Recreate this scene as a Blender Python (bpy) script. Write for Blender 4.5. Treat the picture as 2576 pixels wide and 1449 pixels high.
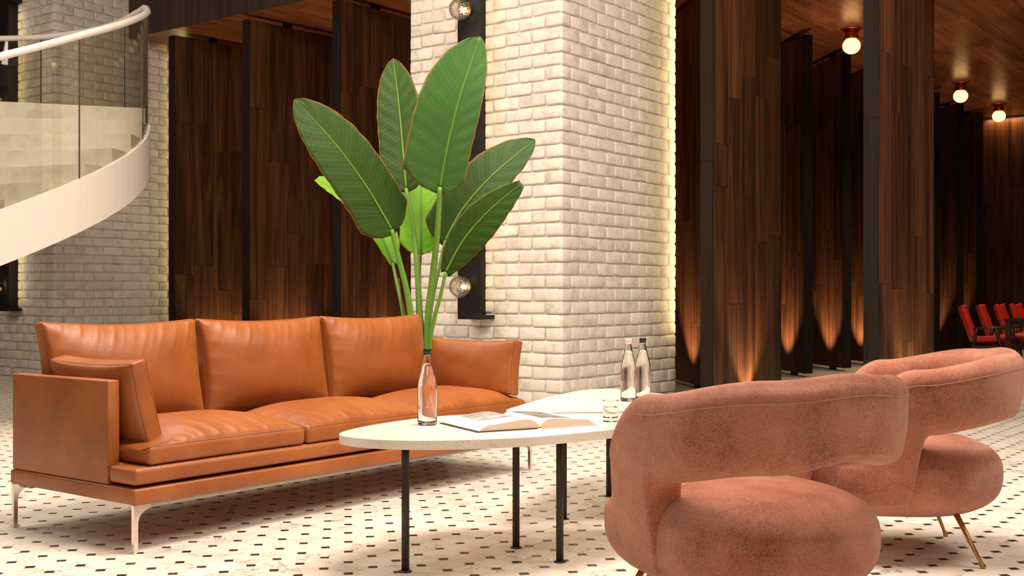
import bpy, bmesh, math, random
from mathutils import Vector, Matrix, noise
R = random.Random(7)
for o in list(bpy.data.objects): bpy.data.objects.remove(o)
SC = bpy.context.scene
COL = SC.collection
PI = math.pi
# ---------------------------------------------------------------- camera, world, lamps, exposure
# the room's own axes: x runs along the sofa, y from the armchairs towards the sofa; the camera stands at the origin
F, TH, YH, CX, H = 2912.24, math.radians(53.114), 737.77, 1288.0, 1.03
ct, st = math.cos(TH), math.sin(TH)
cd = bpy.data.cameras.new('camera'); cam = bpy.data.objects.new('camera', cd); COL.objects.link(cam)
cam.location = (0, 0, H); cam.rotation_euler = (PI/2, 0, -TH)
cd.sensor_width = 36; cd.lens = 36*F/2576; cd.shift_y = (YH-724.5)/2576; cd.clip_start = .05
SC.camera = cam
def cam2room(X, D): return (X*ct + D*st, -X*st + D*ct)
def depth(u, v): return u*st + v*ct
def at(x, y, D):                       # a point of the photograph at a given distance
    X = (x-CX)/F*D; u, v = cam2room(X, D)
    return Vector((u, v, H-(y-YH)/F*D))
def on_z(x, y, z):
    D = (H-z)*F/(y-YH); u, v = cam2room((x-CX)/F*D, D); return Vector((u, v, z))
W = bpy.data.worlds.new('hall'); SC.world = W; W.use_nodes = True
W.node_tree.nodes['Background'].inputs[0].default_value = (1, .84, .70, 1)
W.node_tree.nodes['Background'].inputs[1].default_value = .07
def area(name, loc, target, sx, sy, power, col=(1, .85, .71), spread=None):
    l = bpy.data.lights.new(name, 'AREA'); l.shape = 'RECTANGLE'; l.size = sx; l.size_y = sy; l.energy = power; l.color = col
    if spread: l.spread = math.radians(spread)
    o = bpy.data.objects.new(name, l); COL.objects.link(o); o.location = loc
    o.rotation_euler = (Vector(target)-Vector(loc)).to_track_quat('-Z', 'Y').to_euler(); return o
area('ceiling_lamp_main', (3.9, 2.4, 5.6), (3.7, 2.8, 0), 2.4, 2.0, 450)
area('ceiling_lamp_sofa', (3.9, 6.6, 5.6), (4.6, 5.4, 0), 2.4, 2.4, 200)
area('ceiling_lamp_hall', (1.0, 9.5, 5.4), (6.5, 8.5, 2.0), 3, 2, 190)
area('column_side_fill', (6.2, -1.0, 5.6), (7.0, 3.0, 1.0), 3, 2, 270)  # added out of view to brighten the columns' right faces
area('front_fill', (-1.5, -1.0, 5.0), (4.0, 4.0, .4), 3, 3, 90)  # added fill light from behind the camera, not a known fixture
SC.view_settings.view_transform = 'Standard'; SC.view_settings.look = 'None'
SC.view_settings.gamma = 1; SC.view_settings.use_curve_mapping = False
SC.view_settings.exposure = 0.0
SC.cycles.max_bounces = 10; SC.cycles.transparent_max_bounces = 16; SC.cycles.sample_clamp_indirect = 4; SC.cycles.sample_clamp_direct = 0
# ---------------------------------------------------------------- node helpers
def mat(name):
    m = bpy.data.materials.new(name); m.use_nodes = True; nt = m.node_tree
    return m, nt, nt.nodes['Principled BSDF']
def nd(nt, typ, ins=None, **kw):
    n = nt.nodes.new(typ)
    for k, v in kw.items(): setattr(n, k, v)
    for k, v in (ins or {}).items():
        s = n.inputs[k]
        if isinstance(v, bpy.types.NodeSocket): nt.links.new(v, s)
        else: s.default_value = v
    return n
def ramp(nt, fac, stops):
    n = nt.nodes.new('ShaderNodeValToRGB'); nt.links.new(fac, n.inputs[0]); e = n.color_ramp.elements
    e[0].position, e[0].color = stops[0][0], (*stops[0][1], 1); e[1].position, e[1].color = stops[-1][0], (*stops[-1][1], 1)
    for p, c in stops[1:-1]: q = e.new(p); q.color = (*c, 1)
    return n.outputs[0]
def math_(nt, op, a, b=0.0):
    return nd(nt, 'ShaderNodeMath', {0: a, 1: b}, operation=op).outputs[0]
def vmul(nt, v, k): return nd(nt, 'ShaderNodeVectorMath', {0: v, 1: k}, operation='MULTIPLY').outputs[0]
def vadd(nt, v, k): return nd(nt, 'ShaderNodeVectorMath', {0: v, 1: k}, operation='ADD').outputs[0]
def noise_(nt, vec, scale, detail=4, rough=.55, dist=0.0):
    return nd(nt, 'ShaderNodeTexNoise', {'Vector': vec, 'Scale': scale, 'Detail': detail, 'Roughness': rough, 'Distortion': dist}).outputs[0]
def mixc(nt, fac, a, b, mode='MIX'):
    n = nd(nt, 'ShaderNodeMix', data_type='RGBA', blend_type=mode)
    for s, v in ((n.inputs[0], fac), (n.inputs[6], a), (n.inputs[7], b)):
        if isinstance(v, bpy.types.NodeSocket): nt.links.new(v, s)
        else: s.default_value = v if isinstance(v, float) else (*v, 1)
    return n.outputs[2]
def bump(nt, b, h, strength, dist=.01):
    n = nd(nt, 'ShaderNodeBump', {'Height': h, 'Strength': strength, 'Distance': dist}); nt.links.new(n.outputs[0], b.inputs['Normal']); return n
def pos(nt): return nd(nt, 'ShaderNodeNewGeometry').outputs['Position']
def objc(nt): return nd(nt, 'ShaderNodeTexCoord').outputs['Object']
def rnd(nt):                            # one random number per piece, single or inside a joined part
    a = nd(nt, 'ShaderNodeObjectInfo').outputs['Random']; b = nd(nt, 'ShaderNodeNewGeometry').outputs['Random Per Island']
    return math_(nt, 'FRACT', math_(nt, 'ADD', a, b))
def plain(name, col, rough=.5, metal=0.0, **kw):
    m, nt, b = mat(name); b.inputs['Base Color'].default_value = (*col, 1); b.inputs['Roughness'].default_value = rough; b.inputs['Metallic'].default_value = metal
    for k, v in kw.items(): b.inputs[k].default_value = v
    return m
def emis(name, col, s):
    m, nt, b = mat(name); b.inputs['Base Color'].default_value = (*col, 1); b.inputs['Emission Color'].default_value = (*col, 1); b.inputs['Emission Strength'].default_value = s; return m
def lk(nt, a, b): nt.links.new(a, b)
# ---------------------------------------------------------------- materials
def m_brick(name, k=1.0):
    m, nt, b = mat(name); p = pos(nt); r = rnd(nt)
    p = vadd(nt, p, vmul(nt, nd(nt, 'ShaderNodeCombineXYZ', {0: r, 1: r, 2: r}).outputs[0], (3, 5, 7)))
    c = ramp(nt, noise_(nt, p, 9, 5, .6), [(.3, (.60*k, .525*k, .46*k)), (.5, (.78*k, .71*k, .64*k)), (.8, (.83*k, .765*k, .69*k))])
    spk = ramp(nt, noise_(nt, p, 45, 6, .75), [(.60, (1, 1, 1)), (.70, (.70, .68, .66))])
    c = mixc(nt, 1.0, c, spk, 'MULTIPLY')
    v = math_(nt, 'MULTIPLY_ADD', r, .10); v.node.inputs[2].default_value = .90
    c = mixc(nt, 1.0, c, nd(nt, 'ShaderNodeCombineColor', {0: v, 1: v, 2: v}).outputs[0], 'MULTIPLY')
    lk(nt, c, b.inputs['Base Color']); b.inputs['Roughness'].default_value = .75
    bump(nt, b, math_(nt, 'ADD', noise_(nt, p, 26, 5, .62), math_(nt, 'MULTIPLY', noise_(nt, p, 120, 3), .4)), .7, .010)
    return m
M_BRICK = m_brick('painted_brick'); M_MORTAR = m_brick('painted_mortar', .86)  # mortar has the same white paint, darkened for the shade in the joints
def m_tile():
    m, nt, b = mat('marble_tile'); r = rnd(nt); p = pos(nt)
    rv = nd(nt, 'ShaderNodeTexWhiteNoise', {'W': r}, noise_dimensions='1D').outputs['Color']
    p2 = vadd(nt, p, vmul(nt, rv, (37, 37, 37)))
    c = ramp(nt, noise_(nt, p2, 7, 4, .5), [(.3, (.72, .61, .49)), (.5, (.80, .735, .64)), (.75, (.83, .78, .70))])
    ang = nd(nt, 'ShaderNodeVectorRotate', {'Vector': p2, 'Angle': math_(nt, 'MULTIPLY', r, 6.28)}, rotation_type='Z_AXIS').outputs[0]
    ve = noise_(nt, vmul(nt, ang, (1, 3.2, 1)), 5.5, 6, .6, 1.2)
    vein = ramp(nt, math_(nt, 'ABSOLUTE', math_(nt, 'SUBTRACT', ve, .5)), [(.0, (1, 1, 1)), (.035, (0, 0, 0))])
    gate = ramp(nt, noise_(nt, p2, 4.5, 2), [(.52, (0, 0, 0)), (.66, (1, 1, 1))])
    f = math_(nt, 'MULTIPLY', math_(nt, 'MULTIPLY', vein, gate), .85)
    c = mixc(nt, f, c, (.12, .085, .06))
    lk(nt, c, b.inputs['Base Color']); b.inputs['Roughness'].default_value = .42; b.inputs['Specular IOR Level'].default_value = .35
    bump(nt, b, noise_(nt, p, 30, 2), .05)
    return m
M_TILE = m_tile()
def m_dot():
    m, nt, b = mat('dark_marble_inset'); r = rnd(nt); p = pos(nt)
    p2 = vadd(nt, p, vmul(nt, nd(nt, 'ShaderNodeTexWhiteNoise', {'W': r}, noise_dimensions='1D').outputs['Color'], (31, 31, 31)))
    ve = noise_(nt, p2, 26, 4, .6, 1.5)
    vein = ramp(nt, math_(nt, 'ABSOLUTE', math_(nt, 'SUBTRACT', ve, .5)), [(.0, (1, 1, 1)), (.012, (0, 0, 0))])
    f = math_(nt, 'MULTIPLY', vein, math_(nt, 'GREATER_THAN', r, .72))
    lk(nt, mixc(nt, f, (.022, .013, .009), (.55, .45, .38)), b.inputs['Base Color']); b.inputs['Roughness'].default_value = .32
    return m
M_DOT = m_dot()
M_GROUT = plain('grout', (.62, .52, .40), .9)
def m_wood(name, axis, stops, rough=.42, sc=1.0, spec=.4):
    m, nt, b = mat(name); r = rnd(nt); p = pos(nt)
    rv = nd(nt, 'ShaderNodeTexWhiteNoise', {'W': r}, noise_dimensions='1D').outputs['Color']
    st1 = {'X': (.5, 9, 9), 'Z': (9, 9, .5)}[axis]; st2 = {'X': (2.5, 110, 110), 'Z': (110, 110, 2.5)}[axis]
    p1 = vadd(nt, vmul(nt, p, st1), vmul(nt, rv, (40, 40, 40)))
    g = noise_(nt, p1, 1.0*sc, 6, .62, .9); fine = noise_(nt, vadd(nt, vmul(nt, p, st2), vmul(nt, rv, (9, 9, 9))), 1.0, 3, .6)
    tot = math_(nt, 'ADD', math_(nt, 'MULTIPLY', g, .72), math_(nt, 'MULTIPLY', fine, .28))
    tot = math_(nt, 'ADD', tot, math_(nt, 'MULTIPLY', math_(nt, 'SUBTRACT', r, .5), .10))
    lk(nt, ramp(nt, tot, stops), b.inputs['Base Color'])
    b.inputs['Roughness'].default_value = rough; b.inputs['Specular IOR Level'].default_value = spec
    bump(nt, b, math_(nt, 'ADD', g, math_(nt, 'MULTIPLY', fine, .6)), .18, .004)
    return m
M_WOOD = m_wood('dark_oak', 'Z', [(.28, (.012, .0045, .002)), (.44, (.045, .016, .007)), (.57, (.105, .040, .016)), (.78, (.20, .085, .034))])
M_WOODC = m_wood('ceiling_oak', 'X', [(.28, (.05, .014, .005)), (.45, (.17, .058, .022)), (.60, (.27, .10, .042)), (.80, (.36, .15, .07))], .30, 1.0, .5)
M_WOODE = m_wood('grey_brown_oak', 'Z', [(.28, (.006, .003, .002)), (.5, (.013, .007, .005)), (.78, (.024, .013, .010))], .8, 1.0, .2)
M_FASC = m_wood('fascia_oak', 'Z', [(.28, (.016, .008, .006)), (.5, (.042, .020, .014)), (.78, (.075, .038, .027))], .6)
def m_leather():
    m, nt, b = mat('tan_leather'); p = objc(nt)
    c = ramp(nt, noise_(nt, p, 3.2, 4, .55), [(.3, (.28, .076, .015)), (.52, (.355, .102, .021)), (.75, (.43, .140, .034))])
    lk(nt, c, b.inputs['Base Color']); b.inputs['Roughness'].default_value = .40; b.inputs['Specular IOR Level'].default_value = .55
    v = nd(nt, 'ShaderNodeTexVoronoi', {'Vector': p, 'Scale': 380.0}, feature='SMOOTH_F1').outputs['Distance']
    bump(nt, b, math_(nt, 'ADD', math_(nt, 'MULTIPLY', v, -1.0), math_(nt, 'MULTIPLY', noise_(nt, p, 30, 3), .35)), .34, .0025)
    return m
M_LEATHER = m_leather(); M_SEAM = plain('dark_stitching', (.12, .03, .010), .7)
def m_velvet():
    m, nt, b = mat('salmon_velvet'); p = objc(nt)
    big = noise_(nt, p, 5.5, 5, .65); small = noise_(nt, p, 190, 3, .7)
    c = ramp(nt, math_(nt, 'ADD', math_(nt, 'MULTIPLY', big, .5), math_(nt, 'MULTIPLY', small, .5)), [(.34, (.20, .054, .030)), (.46, (.46, .160, .094)), (.60, (.62, .255, .170)), (.74, (.70, .34, .25))])
    lk(nt, c, b.inputs['Base Color']); b.inputs['Roughness'].default_value = .62; b.inputs['Specular IOR Level'].default_value = .3
    b.inputs['Sheen Weight'].default_value = .55; b.inputs['Sheen Roughness'].default_value = .35; b.inputs['Sheen Tint'].default_value = (1, .72, .58, 1)
    wv = nd(nt, 'ShaderNodeTexWave', {'Vector': nd(nt, 'ShaderNodeVectorRotate', {'Vector': p, 'Axis': (1, 1, .3), 'Angle': .8}).outputs[0], 'Scale': 230.0, 'Distortion': 3.0, 'Detail': 2.0}).outputs['Fac']
    bump(nt, b, math_(nt, 'ADD', math_(nt, 'MULTIPLY', wv, .6), math_(nt, 'MULTIPLY', small, 1.0)), .6, .004)
    return m
M_VELVET = m_velvet(); M_PIPE = plain('velvet_piping', (.52, .25, .17), .7)
M_STEEL = plain('polished_steel', (.78, .72, .66), .16, 1.0); M_RAIL = plain('brushed_rail', (.42, .36, .32), .45, 1.0)
M_BRASS = plain('aged_brass', (.50, .27, .10), .36, 1.0)
M_BLACK = plain('black_metal', (.010, .007, .006), .6, .0, **{'Specular IOR Level': .25})
M_POST = plain('dark_bronze_post', (.040, .024, .019), .5, .2)
M_COPPER = plain('copper', (.55, .15, .06), .28, 1.0)
M_OPAL = emis('opal_glow', (1, .53, .19), 3.3)
M_BULB = emis('bulb_glow', (1, .74, .38), 30)
def m_marble():
    m, nt, b = mat('white_marble'); p = objc(nt)
    ve = noise_(nt, vmul(nt, p, (1, 2.2, 1)), 7, 7, .62, 1.4)
    vein = ramp(nt, math_(nt, 'ABSOLUTE', math_(nt, 'SUBTRACT', ve, .5)), [(.0, (1, 1, 1)), (.018, (0, 0, 0))])
    f = math_(nt, 'MULTIPLY', math_(nt, 'MULTIPLY', vein, ramp(nt, noise_(nt, p, 5, 3), [(.46, (0, 0, 0)), (.68, (1, 1, 1))])), .6)
    c = mixc(nt, f, ramp(nt, noise_(nt, p, 4, 5), [(.3, (.74, .66, .57)), (.6, (.83, .77, .69))]), (.33, .24, .17))
    lk(nt, c, b.inputs['Base Color']); b.inputs['Roughness'].default_value = .3; return m
M_MARBLE = m_marble()
M_WHITE = plain('white_lacquer', (.80, .72, .65), .32)
def m_conc():
    m, nt, b = mat('pale_concrete'); p = pos(nt)
    lk(nt, ramp(nt, noise_(nt, p, 2.2, 8, .68), [(.3, (.44, .39, .34)), (.5, (.60, .55, .48)), (.72, (.70, .64, .57))]), b.inputs['Base Color']); b.inputs['Roughness'].default_value = .7; return m
M_CONC = m_conc()
def m_pane(name, tint, spec=.06):
    m, nt, b = mat(name); nt.nodes.remove(b); out = nt.nodes['Material Output']
    ior = math_(nt, 'MULTIPLY_ADD', nd(nt, 'ShaderNodeNewGeometry').outputs['Backfacing'], .6667-1.5); ior.node.inputs[2].default_value = 1.5; fr = nd(nt, 'ShaderNodeFresnel', {'IOR': ior}); t = nd(nt, 'ShaderNodeBsdfTransparent', {'Color': (*tint, 1)}); g = nd(nt, 'ShaderNodeBsdfGlossy', {'Color': (1, 1, 1, 1), 'Roughness': .02})
    mx = nd(nt, 'ShaderNodeMixShader', {0: fr.outputs[0], 1: t.outputs[0], 2: g.outputs[0]}); lk(nt, mx.outputs[0], out.inputs[0]); return m
M_PANE = m_pane('balustrade_glass', (.93, .92, .87))
M_GLASS = plain('clear_glass', (1, .985, .97), .0, 0.0, **{'Transmission Weight': 1.0, 'IOR': 1.47})
M_WATER = plain('water', (1, .99, .98), .0, 0.0, **{'Transmission Weight': 1.0, 'IOR': 1.33})
def m_ham():
    m, nt, b = mat('hammered_glass'); b.inputs['Base Color'].default_value = (.93, .86, .80, 1); b.inputs['Roughness'].default_value = .02; b.inputs['Transmission Weight'].default_value = 1; b.inputs['IOR'].default_value = 1.45
    v = nd(nt, 'ShaderNodeTexVoronoi', {'Vector': objc(nt), 'Scale': 75.0}).outputs['Distance']; bump(nt, b, v, .6, .006); return m
M_HAM = m_ham()
def m_leaf(name, dark, light, under, trans):
    m, nt, b = mat(name); p = objc(nt); uv = nd(nt, 'ShaderNodeUVMap').outputs[0]
    sx = nd(nt, 'ShaderNodeSeparateXYZ', {0: uv}); s = math_(nt, 'ABSOLUTE', math_(nt, 'SUBTRACT', sx.outputs[0], .5))
    c = mixc(nt, noise_(nt, p, 6, 3), dark, light)
    ph = math_(nt, 'SUBTRACT', math_(nt, 'MULTIPLY', sx.outputs[1], 30.0), math_(nt, 'MULTIPLY', s, 9.0))
    fr = math_(nt, 'ABSOLUTE', math_(nt, 'SUBTRACT', math_(nt, 'FRACT', ph), .5))
    vein = ramp(nt, fr, [(.0, (1, 1, 1)), (.07, (0, 0, 0))])
    c = mixc(nt, math_(nt, 'MULTIPLY', vein, .40), c, under)
    rib = ramp(nt, s, [(.0, (1, 1, 1)), (.022, (0, 0, 0))]); c = mixc(nt, rib, c, (.22, .38, .06))
    edge = ramp(nt, s, [(.478, (0, 0, 0)), (.495, (1, 1, 1))]); c = mixc(nt, math_(nt, 'MULTIPLY', edge, .85), c, (.50, .17, .04))
    lk(nt, c, b.inputs['Base Color']); b.inputs['Roughness'].default_value = .50; b.inputs['Specular IOR Level'].default_value = .35
    bump(nt, b, math_(nt, 'SUBTRACT', math_(nt, 'SINE', math_(nt, 'MULTIPLY', ph, 25.1)), math_(nt, 'MULTIPLY', vein, 2.0)), .10, .004)
    tr = nd(nt, 'ShaderNodeBsdfTranslucent', {'Color': mixc(nt, .5, c, light)}); mx = nd(nt, 'ShaderNodeMixShader', {0: trans, 1: b.outputs[0], 2: tr.outputs[0]})
    lk(nt, mx.outputs[0], nt.nodes['Material Output'].inputs[0]); return m
M_LEAF = m_leaf('dark_leaf', (.020, .062, .004), (.045, .108, .009), (.10, .20, .035), .12)
M_LEAF2 = m_leaf('sheen_leaf', (.052, .155, .045), (.085, .22, .035), (.13, .27, .09), .2)  # a reflected bluish sheen is put into this leaf's green
M_LEAF3 = m_leaf('young_backlit_leaf', (.22, .52, .045), (.34, .66, .05), (.30, .62, .10), .4)  # young leaves, with light from behind also brightened into their colour
M_STEM = plain('green_stem', (.14, .30, .035), .4)
M_DEAD = plain('dry_stalk', (.20, .07, .03), .6)
M_POT = plain('charcoal_pot', (.04, .035, .03), .6); M_SOIL = plain('soil', (.03, .018, .01), .95)
M_RED = plain('red_upholstery', (.55, .020, .008), .55)
M_WALNUT = m_wood('dark_walnut', 'X', [(.3, (.012, .004, .003)), (.75, (.055, .02, .012))], .35)
M_CAPW = plain('cream_cap', (.82, .70, .62), .4); M_CAPB = plain('black_cap', (.012, .009, .008), .35); M_ETCH = plain('white_etching', (.72, .62, .55), .6); M_SIL = plain('dark_joint', (.05, .04, .03), .5)
M_PAGE = plain('paper_edge', (.72, .58, .44), .8); M_SHEET = plain('white_page', (.88, .86, .82), .6); M_COVER = plain('book_cover', (.80, .75, .68), .5); M_COVERD = plain('dark_cover_edge', (.05, .03, .02), .6)
def m_print(name, a, bcol, sc, lo, hi):
    m, nt, b = mat(name); p = objc(nt)
    lk(nt, ramp(nt, noise_(nt, vmul(nt, p, (1, 2.6, 1)), sc, 6, .7, .6), [(lo, a), (hi, bcol)]), b.inputs['Base Color']); b.inputs['Roughness'].default_value = .5; return m
M_PRINT1 = m_print('landscape_print', (.10, .07, .06), (.66, .60, .55), 14, .36, .62); M_PRINT2 = m_print('dark_print', (.07, .045, .035), (.46, .38, .33), 9, .35, .7)
# ---------------------------------------------------------------- object helpers
def link(o, parent=None):
    COL.objects.link(o)
    if parent: o.parent = parent
    return o
def mesh(name, verts, faces, m, smooth=False):
    me = bpy.data.meshes.new(name); me.from_pydata([tuple(v) for v in verts], [], faces); me.materials.append(m)
    if smooth: me.polygons.foreach_set('use_smooth', [True]*len(me.polygons))
    me.update(); return me
def obj(name, me, parent=None, loc=(0, 0, 0), rot=(0, 0, 0), sc=(1, 1, 1)):
    o = bpy.data.objects.new(name, me); o.location = loc; o.rotation_euler = rot; o.scale = sc; return link(o, parent)
def mo(name, verts, faces, m, parent=None, smooth=False, **k): return obj(name, mesh(name, verts, faces, m, smooth), parent, **k)
def tag(o, label=None, cat=None, group=None, kind=None):
    if label: o['label'] = label
    if cat: o['category'] = cat
    if group: o['group'] = group
    if kind: o['kind'] = kind
    return o
def thing(name, label, cat, loc=(0, 0, 0), rz=0.0, group=None, kind=None):
    o = bpy.data.objects.new(name, None); o.empty_display_size = .1; o.location = loc; o.rotation_euler = (0, 0, rz); link(o); return tag(o, label, cat, group, kind)
def dup(o, parent=None):
    c = o.copy(); link(c, parent)
    if parent is None: c.parent = None
    for ch in list(o.children): dup(ch, c)
    return c
def bm_mesh(name, bm, m, smooth=False):
    me = bpy.data.meshes.new(name); bm.to_mesh(me); bm.free(); me.materials.append(m)
    if smooth: me.polygons.foreach_set('use_smooth', [True]*len(me.polygons))
    return me
def box(name, x0, x1, y0, y1, z0, z1, m, parent=None, bev=0.0, seg=2, smooth=False):
    bm = bmesh.new(); bmesh.ops.create_cube(bm, size=1)
    bmesh.ops.transform(bm, matrix=Matrix.Translation(((x0+x1)/2, (y0+y1)/2, (z0+z1)/2)) @ Matrix.Diagonal((x1-x0, y1-y0, z1-z0, 1)), verts=bm.verts)
    if bev: bmesh.ops.bevel(bm, geom=bm.edges[:], offset=bev, segments=seg, affect='EDGES', profile=.5)
    return obj(name, bm_mesh(name, bm, m, smooth or bev > 0), parent)
def lathe_data(prof, n=24):
    vs, fs = [], []
    for r, z in prof:
        for i in range(n): a = 2*PI*i/n; vs.append((r*math.cos(a), r*math.sin(a), z))
    for k in range(len(prof)-1):
        for i in range(n): j = (i+1) % n; fs.append((k*n+i, k*n+j, (k+1)*n+j, (k+1)*n+i))
    if prof[0][0] > 1e-5: fs.append(tuple(range(n-1, -1, -1)))
    if prof[-1][0] > 1e-5: fs.append(tuple((len(prof)-1)*n+i for i in range(n)))
    return vs, fs
def lathe(name, prof, m, parent=None, n=24, **k):
    v, f = lathe_data(prof, n); return mo(name, v, f, m, parent, True, **k)
def tube_data(pts, rad, n=8, closed=False, flat=1.0):
    pts = [Vector(p) for p in pts]; N = len(pts); vs, fs = [], []; up = None
    for i, p in enumerate(pts):
        a = pts[(i-1) % N] if (closed or i > 0) else p; b = pts[(i+1) % N] if (closed or i < N-1) else p
        t = (b-a).normalized()
        if up is None: up = Vector((0, 0, 1)) if abs(t.z) < .9 else Vector((1, 0, 0))
        s = t.cross(up).normalized(); up = s.cross(t).normalized()
        r = rad[i] if isinstance(rad, (list, tuple)) else rad
        for k in range(n): q = 2*PI*k/n; vs.append(p + s*(r*math.cos(q)) + up*(r*flat*math.sin(q)))
    for i in range(N if closed else N-1):
        j = (i+1) % N
        for k in range(n): l = (k+1) % n; fs.append((i*n+k, i*n+l, j*n+l, j*n+k))
    if not closed: fs.append(tuple(range(n-1, -1, -1))); fs.append(tuple((N-1)*n+k for k in range(n)))
    return vs, fs
def tube(name, pts, rad, m, parent=None, n=8, closed=False, flat=1.0):
    v, f = tube_data(pts, rad, n, closed, flat); return mo(name, v, f, m, parent, True)
def spline(pts, n, closed=False):
    P = [Vector(p) for p in pts]; N = len(P); out = []
    segs = N if closed else N-1
    for i in range(segs):
        p0 = P[(i-1) % N] if (closed or i > 0) else P[0]*2-P[1]; p1 = P[i]; p2 = P[(i+1) % N]; p3 = P[(i+2) % N] if (closed or i+2 < N) else P[-1]*2-P[-2]
        for k in range(n):
            t = k/n; out.append(.5*((2*p1)+(p2-p0)*t+(2*p0-5*p1+4*p2-p3)*t*t+(3*p1-p0-3*p2+p3)*t**3))
    if not closed: out.append(P[-1])
    return out
def interp(x, xs, ys):
    if x <= xs[0]: return ys[0]
    for i in range(len(xs)-1):
        if x <= xs[i+1]: t = (x-xs[i])/(xs[i+1]-xs[i]); t = t*t*(3-2*t); return ys[i]*(1-t)+ys[i+1]*t
    return ys[-1]
# ---------------------------------------------------------------- floor: octagons and dark insets
Q, U0, V0 = .12921, -.05707, -.06463
floor = box('floor', -6, 23, -6, 18, -.06, -.003, M_GROUT); tag(floor, kind='structure')
def tile_geo(kind):
    if kind == 'tile':
        h = Q/2-.0009; c = Q-.0233-.0032-h
        out = [(h, -c), (h, c), (c, h), (-c, h), (-h, c), (-h, -c), (-c, -h), (c, -h)]; zt = 0.0
    else:
        d = .0233; out = [(d, 0), (0, d), (-d, 0), (0, -d)]; zt = -.0008
    n = len(out); b = .0016 if kind == 'tile' else .0012
    vs = [(x, y, -.003) for x, y in out] + [(x, y, zt-.0010) for x, y in out] + [(x*(1-b/.05), y*(1-b/.05), zt) for x, y in out]
    fs = []
    for k in range(2): fs += [(k*n+i, k*n+(i+1) % n, (k+1)*n+(i+1) % n, (k+1)*n+i) for i in range(n)]
    fs.append(tuple(2*n+i for i in range(n))); return vs, fs
def in_view(u, v, mg):
    D = depth(u, v)
    if D < 2.2: return None
    X = u*ct-v*st
    if abs(X) > .4423*D+mg or D > 23: return None
    return D, CX+F*X/D, YH+F*H/D
def hidden(x, y):                       # floor that the armchairs and the sofa cover
    return (1530 < x < 2230 and y > 1180) or (20 < x < 345 and y < 1250+(x-28)*.16 and y > 940) or (345 <= x < 1340 and y < 1275-(x-345)*.166)
for kind, nm, m, off in (('tile', 'tile', M_TILE, .5), ('dot', 'inset_tile', M_DOT, 0.0)):
    cand = []
    for i in range(-60, 180):
        for j in range(-60, 140):
            u, v = U0+(i+off)*Q, V0+(j+off)*Q
            r = in_view(u, v, 1.4)
            if r: cand.append((r[0], u, v, (-20 < r[1] < 2596 and r[2] < 1460 and not hidden(r[1], r[2]))))
    cand.sort()
    pick = [c for c in cand if c[3]][:300]; ps = set((c[1], c[2]) for c in pick)
    vs, fs = tile_geo(kind); me = mesh(nm, vs, fs, m)
    for D, u, v, _ in pick: obj(nm, me, floor, (u, v, R.uniform(-.0004, .0004)))
    V, Fc = [], []
    for D, u, v, _ in cand:
        if (u, v) in ps: continue
        k = len(V); V += [(x+u, y+v, z) for x, y, z in vs]; Fc += [tuple(q+k for q in f) for f in fs]
    tag(mo(nm+'_field', V, Fc, m, floor), kind='stuff')
# ---------------------------------------------------------------- brick columns
RH, BL, TOPZ = .107, .2705, 4.92
def brick_mesh(seed):
    r = random.Random(seed); n = 12; cr = .17; out = []
    for cx, cy, a0 in ((.5-cr*.35, .5-cr, 0), (-.5+cr*.35, .5-cr, PI/2), (-.5+cr*.35, -.5+cr, PI), (.5-cr*.35, -.5+cr, 1.5*PI)):
        for k in range(3):
            a = a0+PI/4*k; out.append((cx+cr*.35*math.cos(a), cy+cr*math.sin(a)))
    jit = [(r.uniform(-.014, .014), r.uniform(-.045, .045)) for _ in out]
    vs = []
    for z, k in ((-.02, 1.0), (.030, 1.0), (.0385, .975), (.0440, .915), (.0466, .80)):
        for (x, y), (a, b) in zip(out, jit):
            kx = 1-(1-k)*.42; vs.append(((x+a)*kx, (y+b)*k, z+r.uniform(-.0006, .0006)*(z > .04)))
    fs = []
    for k in range(4): fs += [(k*n+i, k*n+(i+1) % n, (k+1)*n+(i+1) % n, (k+1)*n+i) for i in range(n)]
    fs.append(tuple(4*n+i for i in range(n)))
    return vs, fs
BR = [brick_mesh(s) for s in range(9)]
BRM = [mesh('brick', v, f, M_BRICK, True) for v, f in BR]
def corner_geo():
    bm = bmesh.new(); bmesh.ops.create_cube(bm, size=1)
    bmesh.ops.bevel(bm, geom=bm.edges[:], offset=.10, segments=2, affect='EDGES', profile=.5)
    vs = [v.co.copy() for v in bm.verts]; fs = [tuple(v.index for v in f.verts) for f in bm.faces]; bm.free(); return vs, fs
CB = corner_geo()
def corner_mesh(lx, ly, lz):            # a whole brick that shows two faces at the corner
    r = random.Random(int(lx*999)); rr = .015; vs = []
    for v in CB[0]:
        q = Vector([max(-.4, min(.4, c)) for c in v]); d = v-q
        vs.append((q.x/.4*(lx/2-rr)+d.x/.1*rr+r.uniform(-.0015, .0015), q.y/.4*(ly/2-rr)+d.y/.1*rr+r.uniform(-.0015, .0015), q.z/.4*(lz/2-rr)+d.z/.1*rr))
    return vs, CB[1]
GAP = .0095
CORN_A = corner_mesh(.133-GAP/2+.006, .170-GAP/2+.006, RH-GAP); CORN_B = corner_mesh(.269-GAP, .06, RH-GAP)
CA_M = mesh('brick', CORN_A[0], CORN_A[1], M_BRICK, True); CB_M = mesh('brick', CORN_B[0], CORN_B[1], M_BRICK, True)
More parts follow.
